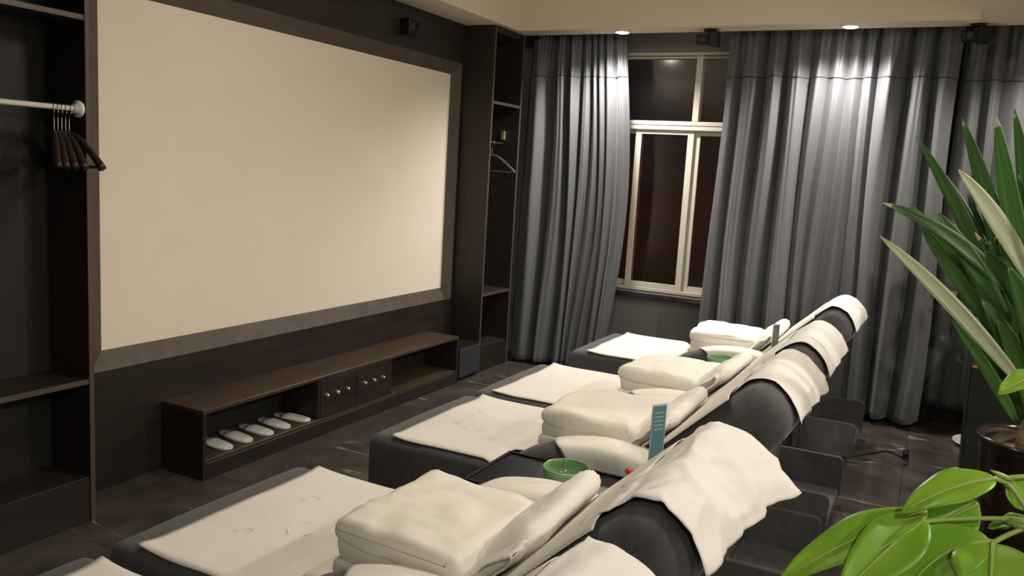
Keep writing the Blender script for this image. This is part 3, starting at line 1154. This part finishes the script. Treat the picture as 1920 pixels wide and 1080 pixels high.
# --- pillows leaning on the backrests
def pillow(seed):
    p = empty('pillow')
    A, B, Tk = .29, .160, .044
    nu, nv = 34, 22
    V, Fc = [], []

    def pt(u, v, side):
        a, b = u * 2 - 1, v * 2 - 1
        a, b = a * math.sqrt(1 - .28 * b ** 4), b * math.sqrt(1 - .28 * a ** 4)
        ra_ = max(abs(u * 2 - 1), abs(v * 2 - 1))
        h = Tk * max(0, 1 - ra_ ** 3.2) ** .55
        pin = 1 - .06 * (1 - abs(b)) * abs(a) ** 3
        x = A * a * (1 - .05 * (1 - b * b) * (a * a) * -1) * pin
        y = B * b * (1 - .07 * (1 - a * a))
        w = noise.noise(Vector((a * 3, b * 3, seed))) * .010 + noise.noise(Vector((a * 9, b * 9, seed))) * .004
        return Vector((y, x, side * (h + w * (h / Tk))))
    for side in (1, -1):
        for i in range(nu + 1):
            for j in range(nv + 1):
                V.append(pt(i / nu, j / nv, side))
    w = nv + 1
    n0 = (nu + 1) * w
    for s, base in ((0, 0), (1, n0)):
        for i in range(nu):
            for j in range(nv):
                f = (base + i * w + j, base + i * w + j + 1, base + (i + 1) * w + j + 1, base + (i + 1) * w + j)
                Fc.append(f if s else f[::-1])
    bm = bmesh.new()
    bv = [bm.verts.new(v) for v in V]
    for f in Fc:
        bm.faces.new([bv[i] for i in f])
    bmesh.ops.remove_doubles(bm, verts=bm.verts, dist=.0008)
    bobj('pillowcase', bm, M['pillow'], p, True)

    # loose open end of the case, crumpled
    def fn(u, v):
        a = 2 * PI * v
        k = 1 - .25 * u
        x = -A + .015 - .055 * u + .012 * noise.noise(Vector((v * 9, u * 4, seed)))
        hy = B * .80 * k * math.cos(a) + .012 * u * noise.noise(Vector((v * 7, u * 3, seed + 2)))
        hz = Tk * .50 * k * math.sin(a) + .010 * noise.noise(Vector((v * 11, u * 3, seed + 5)))
        return Vector((hy, x, hz))
    sheet('case_flap', fn, 6, 40, M['pillow'], p, .0025)
    return p


for i, y in enumerate(YC):
    p = pillow(i * 4.1)
    t = .185
    c = Vector((-1.0 + .716 * t, 0, .475 + .698 * t)) + Vector((-.698, 0, .716)) * .036
    p.location = (c.x, y + [0, 0, 0, .03, 0][i], c.z)
    p.rotation_euler = (0, R(-43), R([2, -2, 1, 3, 0][i]))
    tag(p, 'white pillow leaning on the back of the ' + WHO[i], 'pillow', 'pillows on the recliners')


# ------------------------------------------------------------------ side tables between the recliner pairs
def side_table(yc, label):
    t = tag(empty('side_table', (-1.0, yc, 0)), label, 'side table', 'side tables between recliners')
    hw = .178
    box('cabinet', (-.33, -hw + .015, .03), (.24, hw - .015, .50), M['black'], t, .004)
    tp = box('top', (-.37, -hw, .50), (.17, hw, .518), M['tabletop'], t, .003)
    for lo, hi in (((-.37, -hw, .518), (.17, -hw + .012, .526)), ((-.37, hw - .012, .518), (.17, hw, .526)), ((-.37, -hw + .012, .518), (-.358, hw - .012, .526))):
        box('raised_edge', lo, hi, M['black'], tp, .002)
    b = box('power_box', (.172, -hw, .50), (.34, hw, .585), M['black'], t, .006)
    box('metal_edge', (.172, -hw + .01, .585), (.20, hw - .01, .589), M['chrome'], b, .001)
    box('slot', (.24, -.10, .585), (.26, .10, .588), M['charcoal'], b, .001)
    return t


side_table((YC[2] + YC[3]) / 2, 'dark stone-topped side table between the third and fourth recliners')
side_table((YC[0] + YC[1]) / 2, 'dark stone-topped side table between the two farthest recliners')

bowl_prof = [(0, .004), (.030, .004), (.032, 0), (.038, 0), (.040, .006), (.058, .018), (.073, .038), (.079, .058), (.080, .072), (.081, .082), (.079, .085),
             (.0755, .083), (.0745, .072), (.073, .058), (.067, .040), (.052, .022), (.035, .012), (0, .010)]


def bowl(loc, label):
    b = tag(empty('bowl', loc), label, 'bowl', 'green bowls on the side tables')
    lathe('bowl_body', bowl_prof, M['celadon'], b, 56)
    lathe('rim', [(.0745, .084), (.0775, .0868), (.081, .084), (.0775, .0815)], mat('pale_glaze', (.30, .45, .22), .15), b, 56, close=True)
    return b


bowl((-1.035, 2.535, .5185), 'green celadon bowl on the side table between the third and fourth recliners')
bowl((-1.02, 4.72, .5185), 'green celadon bowl on the side table between the two farthest recliners')


def card(loc, h, w, yaw, label, mt):
    c = tag(empty('standing_card', loc), label, 'card', 'cards on the side tables')
    box('stand', (-w * .8, -.018, 0), (w * .8, .018, .012), M['black'], c, .003)
    pl = box('panel', (-w / 2, -.002, .010), (w / 2, .002, h), M['acrylic'], c, .0006, 1)
    box('print', (-w / 2 + .003, -.0028, .014), (w / 2 - .004, -.0020, h - .006), mt, pl)
    for k in range(5):
        z = h - .030 - k * .014
        box('print_mark', (-w / 2 + .009, -.0032, z), (w / 2 - .010 - .004 * (k % 2), -.0028, z + .004), M['ink'], pl)
    c.rotation_euler = (R(0), 0, yaw)
    return c


card((-.735, 2.560, .585), .29, .060, R(58), 'tall teal card standing on the side table beside the nearest head cover', M['teal'])
card((-.735, 4.72, .585), .25, .050, R(58), 'grey card standing on the side table between the two farthest recliners', mat('grey_card', (.14, .17, .17), .4))

pn = tag(empty('red_pen', (-.775, 2.52, .592)), 'red capped pen sticking up from the side table beside the teal card', 'pen')
tube('cap', [(-.045, .008, .050), (-.036, .006, .0485), (.0, 0, .036)], [.008, .012, .0125], M['red'], pn, 14)
tube('barrel', [(-.0, 0, .036), (.075, -.012, .010)], .0085, M['black'], pn, 12)

# cable and plug on the floor behind the far recliner
cb_ = tag(empty('power_cable', (-.15, 5.4, 0)), 'thin black cable with plug on the floor behind the far recliners', 'cable')
cp = [(-.30, 5.28, .008), (-.20, 5.42, .006), (-.12, 5.52, .006), (-.03, 5.44, .006), (.0, 5.36, .006), (-.015, 5.30, .006)]
tube('cord', [Vector(p) - Vector((-.15, 5.4, 0)) for p in smooth_curve(cp, 30)], .005, M['cable'], cb_, 8)
box('plug', (.115, .02, 0), (.15, .10, .045), M['black'], cb_, .006)


# ------------------------------------------------------------------ plants
def strap_leaf(parent, base, tip, width, bow, hint, mt, tipmat=None, n=16, fold=.25, name='leaf', twist=0):
    base, tip = Vector(base), Vector(tip)
    mid = (base + tip) / 2 + Vector(bow)
    hint = Vector(hint)
    V, Fc = [], []
    for i in range(n + 1):
        t = i / n
        p = base * (1 - t) ** 2 + mid * 2 * t * (1 - t) + tip * t * t
        tg = ((mid - base) * (1 - t) + (tip - mid) * t).normalized()
        s = tg.cross(hint).normalized()
        if twist:
            s = Matrix.Rotation(twist * t, 3, tg) @ s
        nn = s.cross(tg).normalized()
        w = width * (math.sin(PI * min(1, t * .92 + .08)) ** .62) * (1 - .25 * t)
        if i == n:
            w = .0012
        V += [p - s * w + nn * w * fold, p - s * w * .5 + nn * w * fold * .3, p, p + s * w * .5 + nn * w * fold * .3, p + s * w + nn * w * fold]
    for i in range(n):
        for k in range(4):
            Fc.append((i * 5 + k, i * 5 + k + 1, (i + 1) * 5 + k + 1, (i + 1) * 5 + k))
    o = obj(name, V, Fc, mt, parent, True)
    uv = o.data.uv_layers.new(name='leaf')
    for lp in o.data.loops:
        uv.data[lp.index].uv = ((lp.vertex_index % 5) / 4 + base.x * 3.1, (lp.vertex_index // 5) / n + base.z * 2.3)
    if tipmat:
        o.data.materials.append(tipmat)
        for pl in o.data.polygons:
            if pl.index // 4 >= n - 1:
                pl.material_index = 1
    md = o.modifiers.new('thickness', 'SOLIDIFY')
    md.thickness = .0016
    return o


def saucer(loc, r, label):
    return tag(lathe('saucer', [(0, .004), (r * .72, .004), (r * .95, .030), (r, .032), (r, .028), (r * .97, .024), (r * .76, 0), (0, 0)], M['saucer'], None, 44, loc=loc), label, 'saucer', 'white plant saucers')


def at_rel(px, py, y, o):
    return at(px, py, y) - o


# brown glazed pot with a tall strap-leaved plant
PX, PY = .465, 3.78
saucer((PX - .0, PY + .10, 0.0005), .225, 'white saucer under the brown glazed pot')
pot = tag(empty('glazed_pot', (PX, PY + .10, .0325)), 'tall dark brown glazed pot holding the large strap-leaved plant', 'pot')
lathe('pot_body', [(0, .0), (.135, .0), (.150, .03), (.185, .25), (.205, .45), (.213, .56), (.224, .585), (.232, .60), (.226, .612), (.205, .606), (.196, .58), (.188, .52), (0, .515)], M['glaze'], pot, 56)
lathe('soil', [(0, .555), (.10, .548), (.192, .535), (.19, .52), (0, .52)], M['soil'], pot, 40)

pl = tag(empty('strap_leaf_plant', (PX, PY + .10, .58)), 'tall plant with long arching striped green strap leaves in the brown pot', 'plant')
po = Vector(pl.location)
tube('cane', [Vector((-.06, -.04, -.02)), Vector((-.055, -.05, .10)), Vector((-.02, -.06, .30)), Vector((.0, -.06, .62))], [.034, .030, .026, .020], M['bark'], pl, 14)
tube('cane', [Vector((.03, -.02, -.02)), Vector((.035, -.03, .15)), Vector((.05, -.05, .40)), Vector((.07, -.05, .72))], [.028, .026, .022, .018], M['bark'], pl, 14)
D = 3.75
toward = Vector((-.25, -1, .25))
LV = [  # base pixel, tip pixel, half width, depth base, depth tip, bow, material
    ((1905, 600), (1803, 222), .042, D, D - .02, (.03, 0, .02), 'leaf_dark'),
    ((1935, 560), (1868, 218), .046, D - .05, D - .1, (-.02, 0, .03), 'leaf_mid'),
    ((1945, 560), (1902, 205), .040, D, D, (.02, 0, .02), 'leaf_dark'),
    ((1885, 610), (1718, 257), .036, D + .02, D, (.04, 0, .04), 'leaf_dark'),
    ((1900, 640), (1748, 300), .040, D + .05, D + .05, (.03, 0, .05), 'leaf_dark'),
    ((1935, 530), (1797, 318), .036, D - .15, D - .25, (.0, 0, .05), 'leaf_pale'),
    ((1905, 560), (1655, 380), .034, D, D - .10, (.02, 0, .09), 'leaf_dark'),
    ((1900, 650), (1712, 388), .040, D + .03, D + .02, (.02, 0, .04), 'leaf_mid'),
    ((1915, 720), (1650, 443), .034, D - .1, D - .18, (-.02, 0, .07), 'leaf_pale'),
    ((1900, 660), (1755, 395), .042, D, D - .05, (.03, 0, .05), 'leaf_dark'),
    ((1895, 640), (1790, 420), .032, D + .08, D + .05, (.03, 0, .05), 'leaf_pale'),
    ((1900, 650), (1722, 415), .034, D + .05, D, (-.03, 0, .0), 'leaf_mid'),
    ((1905, 760), (1772, 548), .030, D, D - .05, (-.02, 0, .05), 'leaf_dark'),
    ((1905, 790), (1783, 598), .026, D - .04, D - .08, (.0, 0, .04), 'leaf_mid'),
    ((1910, 740), (1800, 470), .044, D + .06, D + .05, (.0, 0, .05), 'leaf_dark'),
    ((1915, 700), (1830, 440), .048, D + .08, D + .1, (.02, 0, .04), 'leaf_dark'),
    ((1920, 680), (1850, 330), .046, D + .10, D + .12, (.02, 0, .04), 'leaf_dark'),
    ((1940, 640), (1880, 330), .046, D, D - .05, (.02, 0, .04), 'leaf_dark'),
    ((1945, 620), (1845, 470), .046, D - .05, D - .12, (.02, 0, .04), 'leaf_dark'),
    ((1935, 760), (1840, 560), .046, D - .02, D - .06, (.02, 0, .04), 'leaf_dark'),
    ((1950, 700), (1890, 500), .046, D - .08, D - .2, (.02, 0, .04), 'leaf_dark'),
    ((1940, 780), (1870, 600), .044, D - .04, D - .1, (.02, 0, .04), 'leaf_mid'),
    ((1950, 600), (2060, 330), .044, D, D, (0, 0, .06), 'leaf_dark'),
    ((1950, 650), (2120, 420), .044, D, D - .1, (0, 0, .08), 'leaf_mid'),
    ((1950, 600), (1990, 220), .044, D, D + .1, (0, 0, .04), 'leaf_dark'),
    ((1950, 700), (2130, 560), .040, D, D + .1, (0, 0, .08), 'leaf_dark'),
    ((1940, 620), (1960, 350), .046, D - .1, D - .3, (0, 0, .04), 'leaf_mid'),
    ((1900, 730), (1808, 640), .030, D + .1, D + .12, (.02, 0, .03), 'leaf_dark'),
    ((1920, 560), (1868, 440), .050, D + .02, D - .02, (0, 0, .02), 'leaf_dark'),
]
rl = random.Random(21)
for k in range(22):
    a = rl.uniform(0, 1)
    LV.append(((1905 + rl.uniform(-10, 45), 640 + rl.uniform(-60, 150)), (1790 + 150 * a + rl.uniform(-15, 15), 300 + rl.uniform(0, 330) * (1 - .5 * a)), rl.uniform(.026, .042),
               D + rl.uniform(-.05, .18), D + rl.uniform(-.1, .3), (rl.uniform(-.03, .04), 0, rl.uniform(.0, .06)), rl.choice(['leaf_dark', 'leaf_dark', 'leaf_mid'])))
for (b, t, w, db, dt, bow, mk) in LV:
    strap_leaf(pl, at_rel(*b, db, po), at_rel(*t, dt, po), w, bow, toward + Vector((random.uniform(-.5, .5), 0, random.uniform(-.3, .5))), M[mk],
               M['leaf_tip'] if mk == 'leaf_pale' or random.random() < .3 else None)


# black planters with leafy shrubs along the plant side
def planter(cx, cy, h, w, label_p, label_s, label_pl, n, seed, top):
    rnd = random.Random(seed)
    saucer((cx, cy, .0005), w * 1.28, label_s)
    p = tag(empty('tall_planter', (cx, cy, .0325)), label_p, 'planter', 'tall black planters')
    bm = bmesh.new()
    vs_ = addbox(bm, (-w, -w, 0), (w, w, h))
    for v in vs_:
        if v.co.z < .01:
            v.co.x *= .88
            v.co.y *= .88
    topf = max(bm.faces, key=lambda f: f.calc_center_median().z)
    bmesh.ops.inset_region(bm, faces=[topf], thickness=.018)
    for v in topf.verts:
        v.co.z -= .05
    bmesh.ops.bevel(bm, geom=[e for e in bm.edges if not any(f == topf for f in e.link_faces)], offset=.006, segments=2, affect='EDGES')
    bobj('planter_body', bm, M['planter'], p)
    box('soil', (-w + .020, -w + .020, h - .075), (w - .020, w - .020, h - .046), M['soil'], p, .004)
    s = tag(empty('leafy_shrub', (cx, cy, h - .02)), label_pl, 'plant', 'shrubs in the black planters')
    stems = []
    for k in range(6):
        a = 2 * PI * k / 6 + rnd.uniform(-.3, .3)
        e = Vector((math.cos(a) * rnd.uniform(.08, .2), math.sin(a) * rnd.uniform(.08, .2), top * rnd.uniform(.65, 1)))
        pts = smooth_curve([(math.cos(a) * .03, math.sin(a) * .03, -.005), e * .5 + Vector((0, 0, .06)), e], 9)
        tube('stem', pts, [.007 - .0005 * i for i in range(9)], M['bark'], s, 7)
        stems.append(pts)
    for k in range(n):
        st = stems[k % 6]
        q = st[rnd.randint(2, 8)]
        a = rnd.uniform(0, 2 * PI)
        L = rnd.uniform(.11, .21)
        d = Vector((math.cos(a) * .8, math.sin(a) * .8, rnd.uniform(-.35, .6))).normalized() * L
        strap_leaf(s, q, q + d, rnd.uniform(.022, .036), (0, 0, .03), (0, 0, 1), M['leaf_shrub'] if rnd.random() < .7 else M['leaf_mid'], None, 6, .2)


planter(.405, 5.22, .66, .165, 'tall black square planter directly behind the brown glazed pot', 'white saucer under the black planter behind the brown pot',
        'dense dark green shrub behind the striped strap leaves', 230, 3, 1.0)
planter(.43, 6.02, .60, .150, 'tall black square planter farthest back, by the corner curtain', 'white saucer under the planter by the corner curtain',
        'small leafy shrub in the planter by the corner curtain', 60, 8, .7)


# foreground plant, close to the viewer at the lower right
def broad_leaf(parent, base, tip, width, nrm, bow, mt, n=18, wave=.0):
    base, tip, nrm = Vector(base), Vector(tip), Vector(nrm)
    mid = (base + tip) / 2 + Vector(bow)
    V, Fc, rib = [], [], []
    m = 8
    for i in range(n + 1):
        t = i / n
        p = base * (1 - t) ** 2 + mid * 2 * t * (1 - t) + tip * t * t
        tg = ((mid - base) * (1 - t) + (tip - mid) * t).normalized()
        s = tg.cross(nrm).normalized()
        nn = s.cross(tg).normalized()
        w = width * (math.sin(PI * t ** .82) ** .85 if 0 < t < 1 else 0) + .0006
        for k in range(m + 1):
            f = k / m * 2 - 1
            V.append(p + s * w * f + nn * (w * .22 * abs(f) ** 1.2 + wave * math.sin(t * 14 + f * 2) * abs(f)))
        rib.append(p + nn * .0012)
    for i in range(n):
        for k in range(m):
            a = i * (m + 1) + k
            Fc.append((a, a + 1, a + m + 2, a + m + 1))
    o = obj('leaf', V, Fc, mt, parent, True)
    md = o.modifiers.new('thickness', 'SOLIDIFY')
    md.thickness = .0010
    tube('midrib', rib[:-1], [.0022 * (1 - i / n) + .0005 for i in range(n)], M['stem'], o, 6)
    return o


FD = 1.02
GX, GY = .78, 1.05
saucer((GX, GY, .0005), .20, 'white saucer under the pot nearest the viewer')
gp = tag(empty('ceramic_pot', (GX, GY, .0325)), 'dark ceramic pot nearest the viewer, under the bright leafy plant', 'pot')
lathe('pot_body', [(0, 0), (.12, 0), (.15, .10), (.17, .38), (.18, .40), (.172, .41), (.158, .40), (.15, .36), (0, .355)], M['glaze'], gp, 44)
lathe('soil', [(0, .375), (.152, .368), (.15, .357), (0, .357)], M['soil'], gp, 36)
fp = tag(empty('broad_leaf_plant', (GX, GY, .40)), 'bright green broad-leaved plant at lower right, nearest the viewer', 'plant')
fo = Vector(fp.location)
trunk = smooth_curve([(0, 0, -.01), (.01, 0, .25), (-.01, -.01, .55), (.0, -.02, .80), (.01, 0, 1.0)], 14)
tube('trunk', trunk, [.022 - .0009 * i for i in range(14)], M['bark'], fp, 12)
camv = Vector((0, 0, CAMH))


def F(px, py, y):
    return at(px, py, y) - fo


hub = F(1945, 985, FD)
hub2 = F(1930, 940, FD + .02)
tube('stem', smooth_curve([trunk[9], F(2000, 1020, FD), F(1922, 975, FD)], 10), .004, M['stem'], fp, 8)
tube('stem', smooth_curve([F(1922, 975, FD), F(1850, 972, FD), F(1760, 976, FD - .01), F(1700, 985, FD - .03)], 12), [.0030 - .0001 * i for i in range(12)], M['stem'], fp, 8)
tube('stem', smooth_curve([F(1922, 990, FD), F(1885, 1005, FD - .01), F(1858, 1020, FD - .02)], 8), .0028, M['stem'], fp, 8)
tube('stem', smooth_curve([F(1930, 965, FD), F(1905, 925, FD + .01), F(1885, 905, FD + .01), F(1864, 897, FD)], 10), .0028, M['stem'], fp, 8)
tube('stem', smooth_curve([F(1888, 912, FD + .01), F(1888, 897, FD + .01), F(1930, 893, FD + .02), F(1990, 890, FD + .04)], 8), .0028, M['stem'], fp, 8)
tube('stem', smooth_curve([F(1888, 897, FD + .01), F(1858, 882, FD)], 4), [.0034, .0030, .0022, .001], M['stem'], fp, 8)
tube('stem', smooth_curve([trunk[10], F(2010, 900, FD + .04), F(1990, 890, FD + .04)], 6), .0030, M['stem'], fp, 8)
up = Vector((-.15, -.55, .8))
BL = [  # base px, base depth, tip px, tip depth, half width, bow
    ((1868, 898), FD, (1690, 962), FD - .06, .0215, (0, 0, .014), up),
    ((1738, 962), FD - .02, (1455, 1095), FD - .10, .0250, (0, -.0, .018), up),
    ((1735, 968), FD - .02, (1570, 1120), FD - .12, .0290, (0.005, 0, .012), up + Vector((.3, 0, 0))),
    ((1860, 1016), FD - .02, (1695, 1120), FD - .08, .0330, (-.018, 0, .022), up + Vector((-.3, -.2, 0))),
    ((1835, 945), FD + .02, (1715, 1010), FD - .0, .0290, (0, 0, .004), up + Vector((0, -.5, -.3))),
    ((1862, 1016), FD - .02, (1850, 1150), FD - .10, .0360, (0, -.01, .01), up + Vector((0, -.4, 0))),
    ((1893, 900), FD + .02, (1935, 960), FD + .02, .0160, (0, 0, .0), up),
    ((1925, 972), FD + .01, (1852, 990), FD + .03, .0090, (0, 0, .003), up),
    ((1960, 700), FD + .25, (1872, 739), FD + .20, .0170, (0, 0, .006), up),
    ((1960, 700), FD + .25, (2060, 640), FD + .30, .030, (0, 0, .01), up),
    ((1990, 890), FD + .04, (2080, 830), FD + .1, .036, (0, 0, .01), up),
    ((2010, 950), FD + .02, (2090, 1040), FD - .05, .036, (0, 0, .01), up),
]
for (b, db, t, dt, w, bow, nv) in BL:
    broad_leaf(fp, F(*b, db), F(*t, dt), w, nv, bow, M['leaf_bright'], wave=.0012)
tube('stem', smooth_curve([trunk[12], F(2010, 720, FD + .28), F(1960, 700, FD + .25)], 6), .0026, M['stem'], fp, 8)

# ------------------------------------------------------------------ what the window looks out on
ow = tag(box('outdoor_wall', (-6, 8.2, -.5), (3, 8.4, 1.55), M['brick_out']), 'brown wall outside, seen dimly through the window', 'wall')
og = tag(box('outdoor_terrace', (-6, 6.72, .30), (3, 8.2, .40), M['brick_out']), 'brown terrace floor outside below the window', 'terrace')


def outdoor_fill_lamp(loc, col, w, label):
    d = tag(empty('outdoor_lamp', loc), label, 'lamp')
    lathe('globe', [(0, -.05), (.035, -.035), (.05, 0), (.035, .035), (0, .05)], emissive('outdoor_globe', col, 2), d, 20)
    box('bracket', (-.01, .02, -.09), (.01, .12, -.04), M['black'], d, .002)
    ld = bpy.data.lights.new('lamp', 'POINT')
    ld.energy = w
    ld.color = col
    ld.shadow_soft_size = .06
    lo = bpy.data.objects.new('lamp', ld)
    COL.objects.link(lo)
    lo.parent = d
    lo.location = (0, -.12, 0)


outdoor_fill_lamp((-4.4, 8.08, 1.2), (1, .55, .25), 22, 'warm lamp on the outdoor wall left of the window view')
outdoor_fill_lamp((-.9, 8.08, 1.45), (1, .08, .10), 14, 'red lamp on the outdoor wall right of the window view')
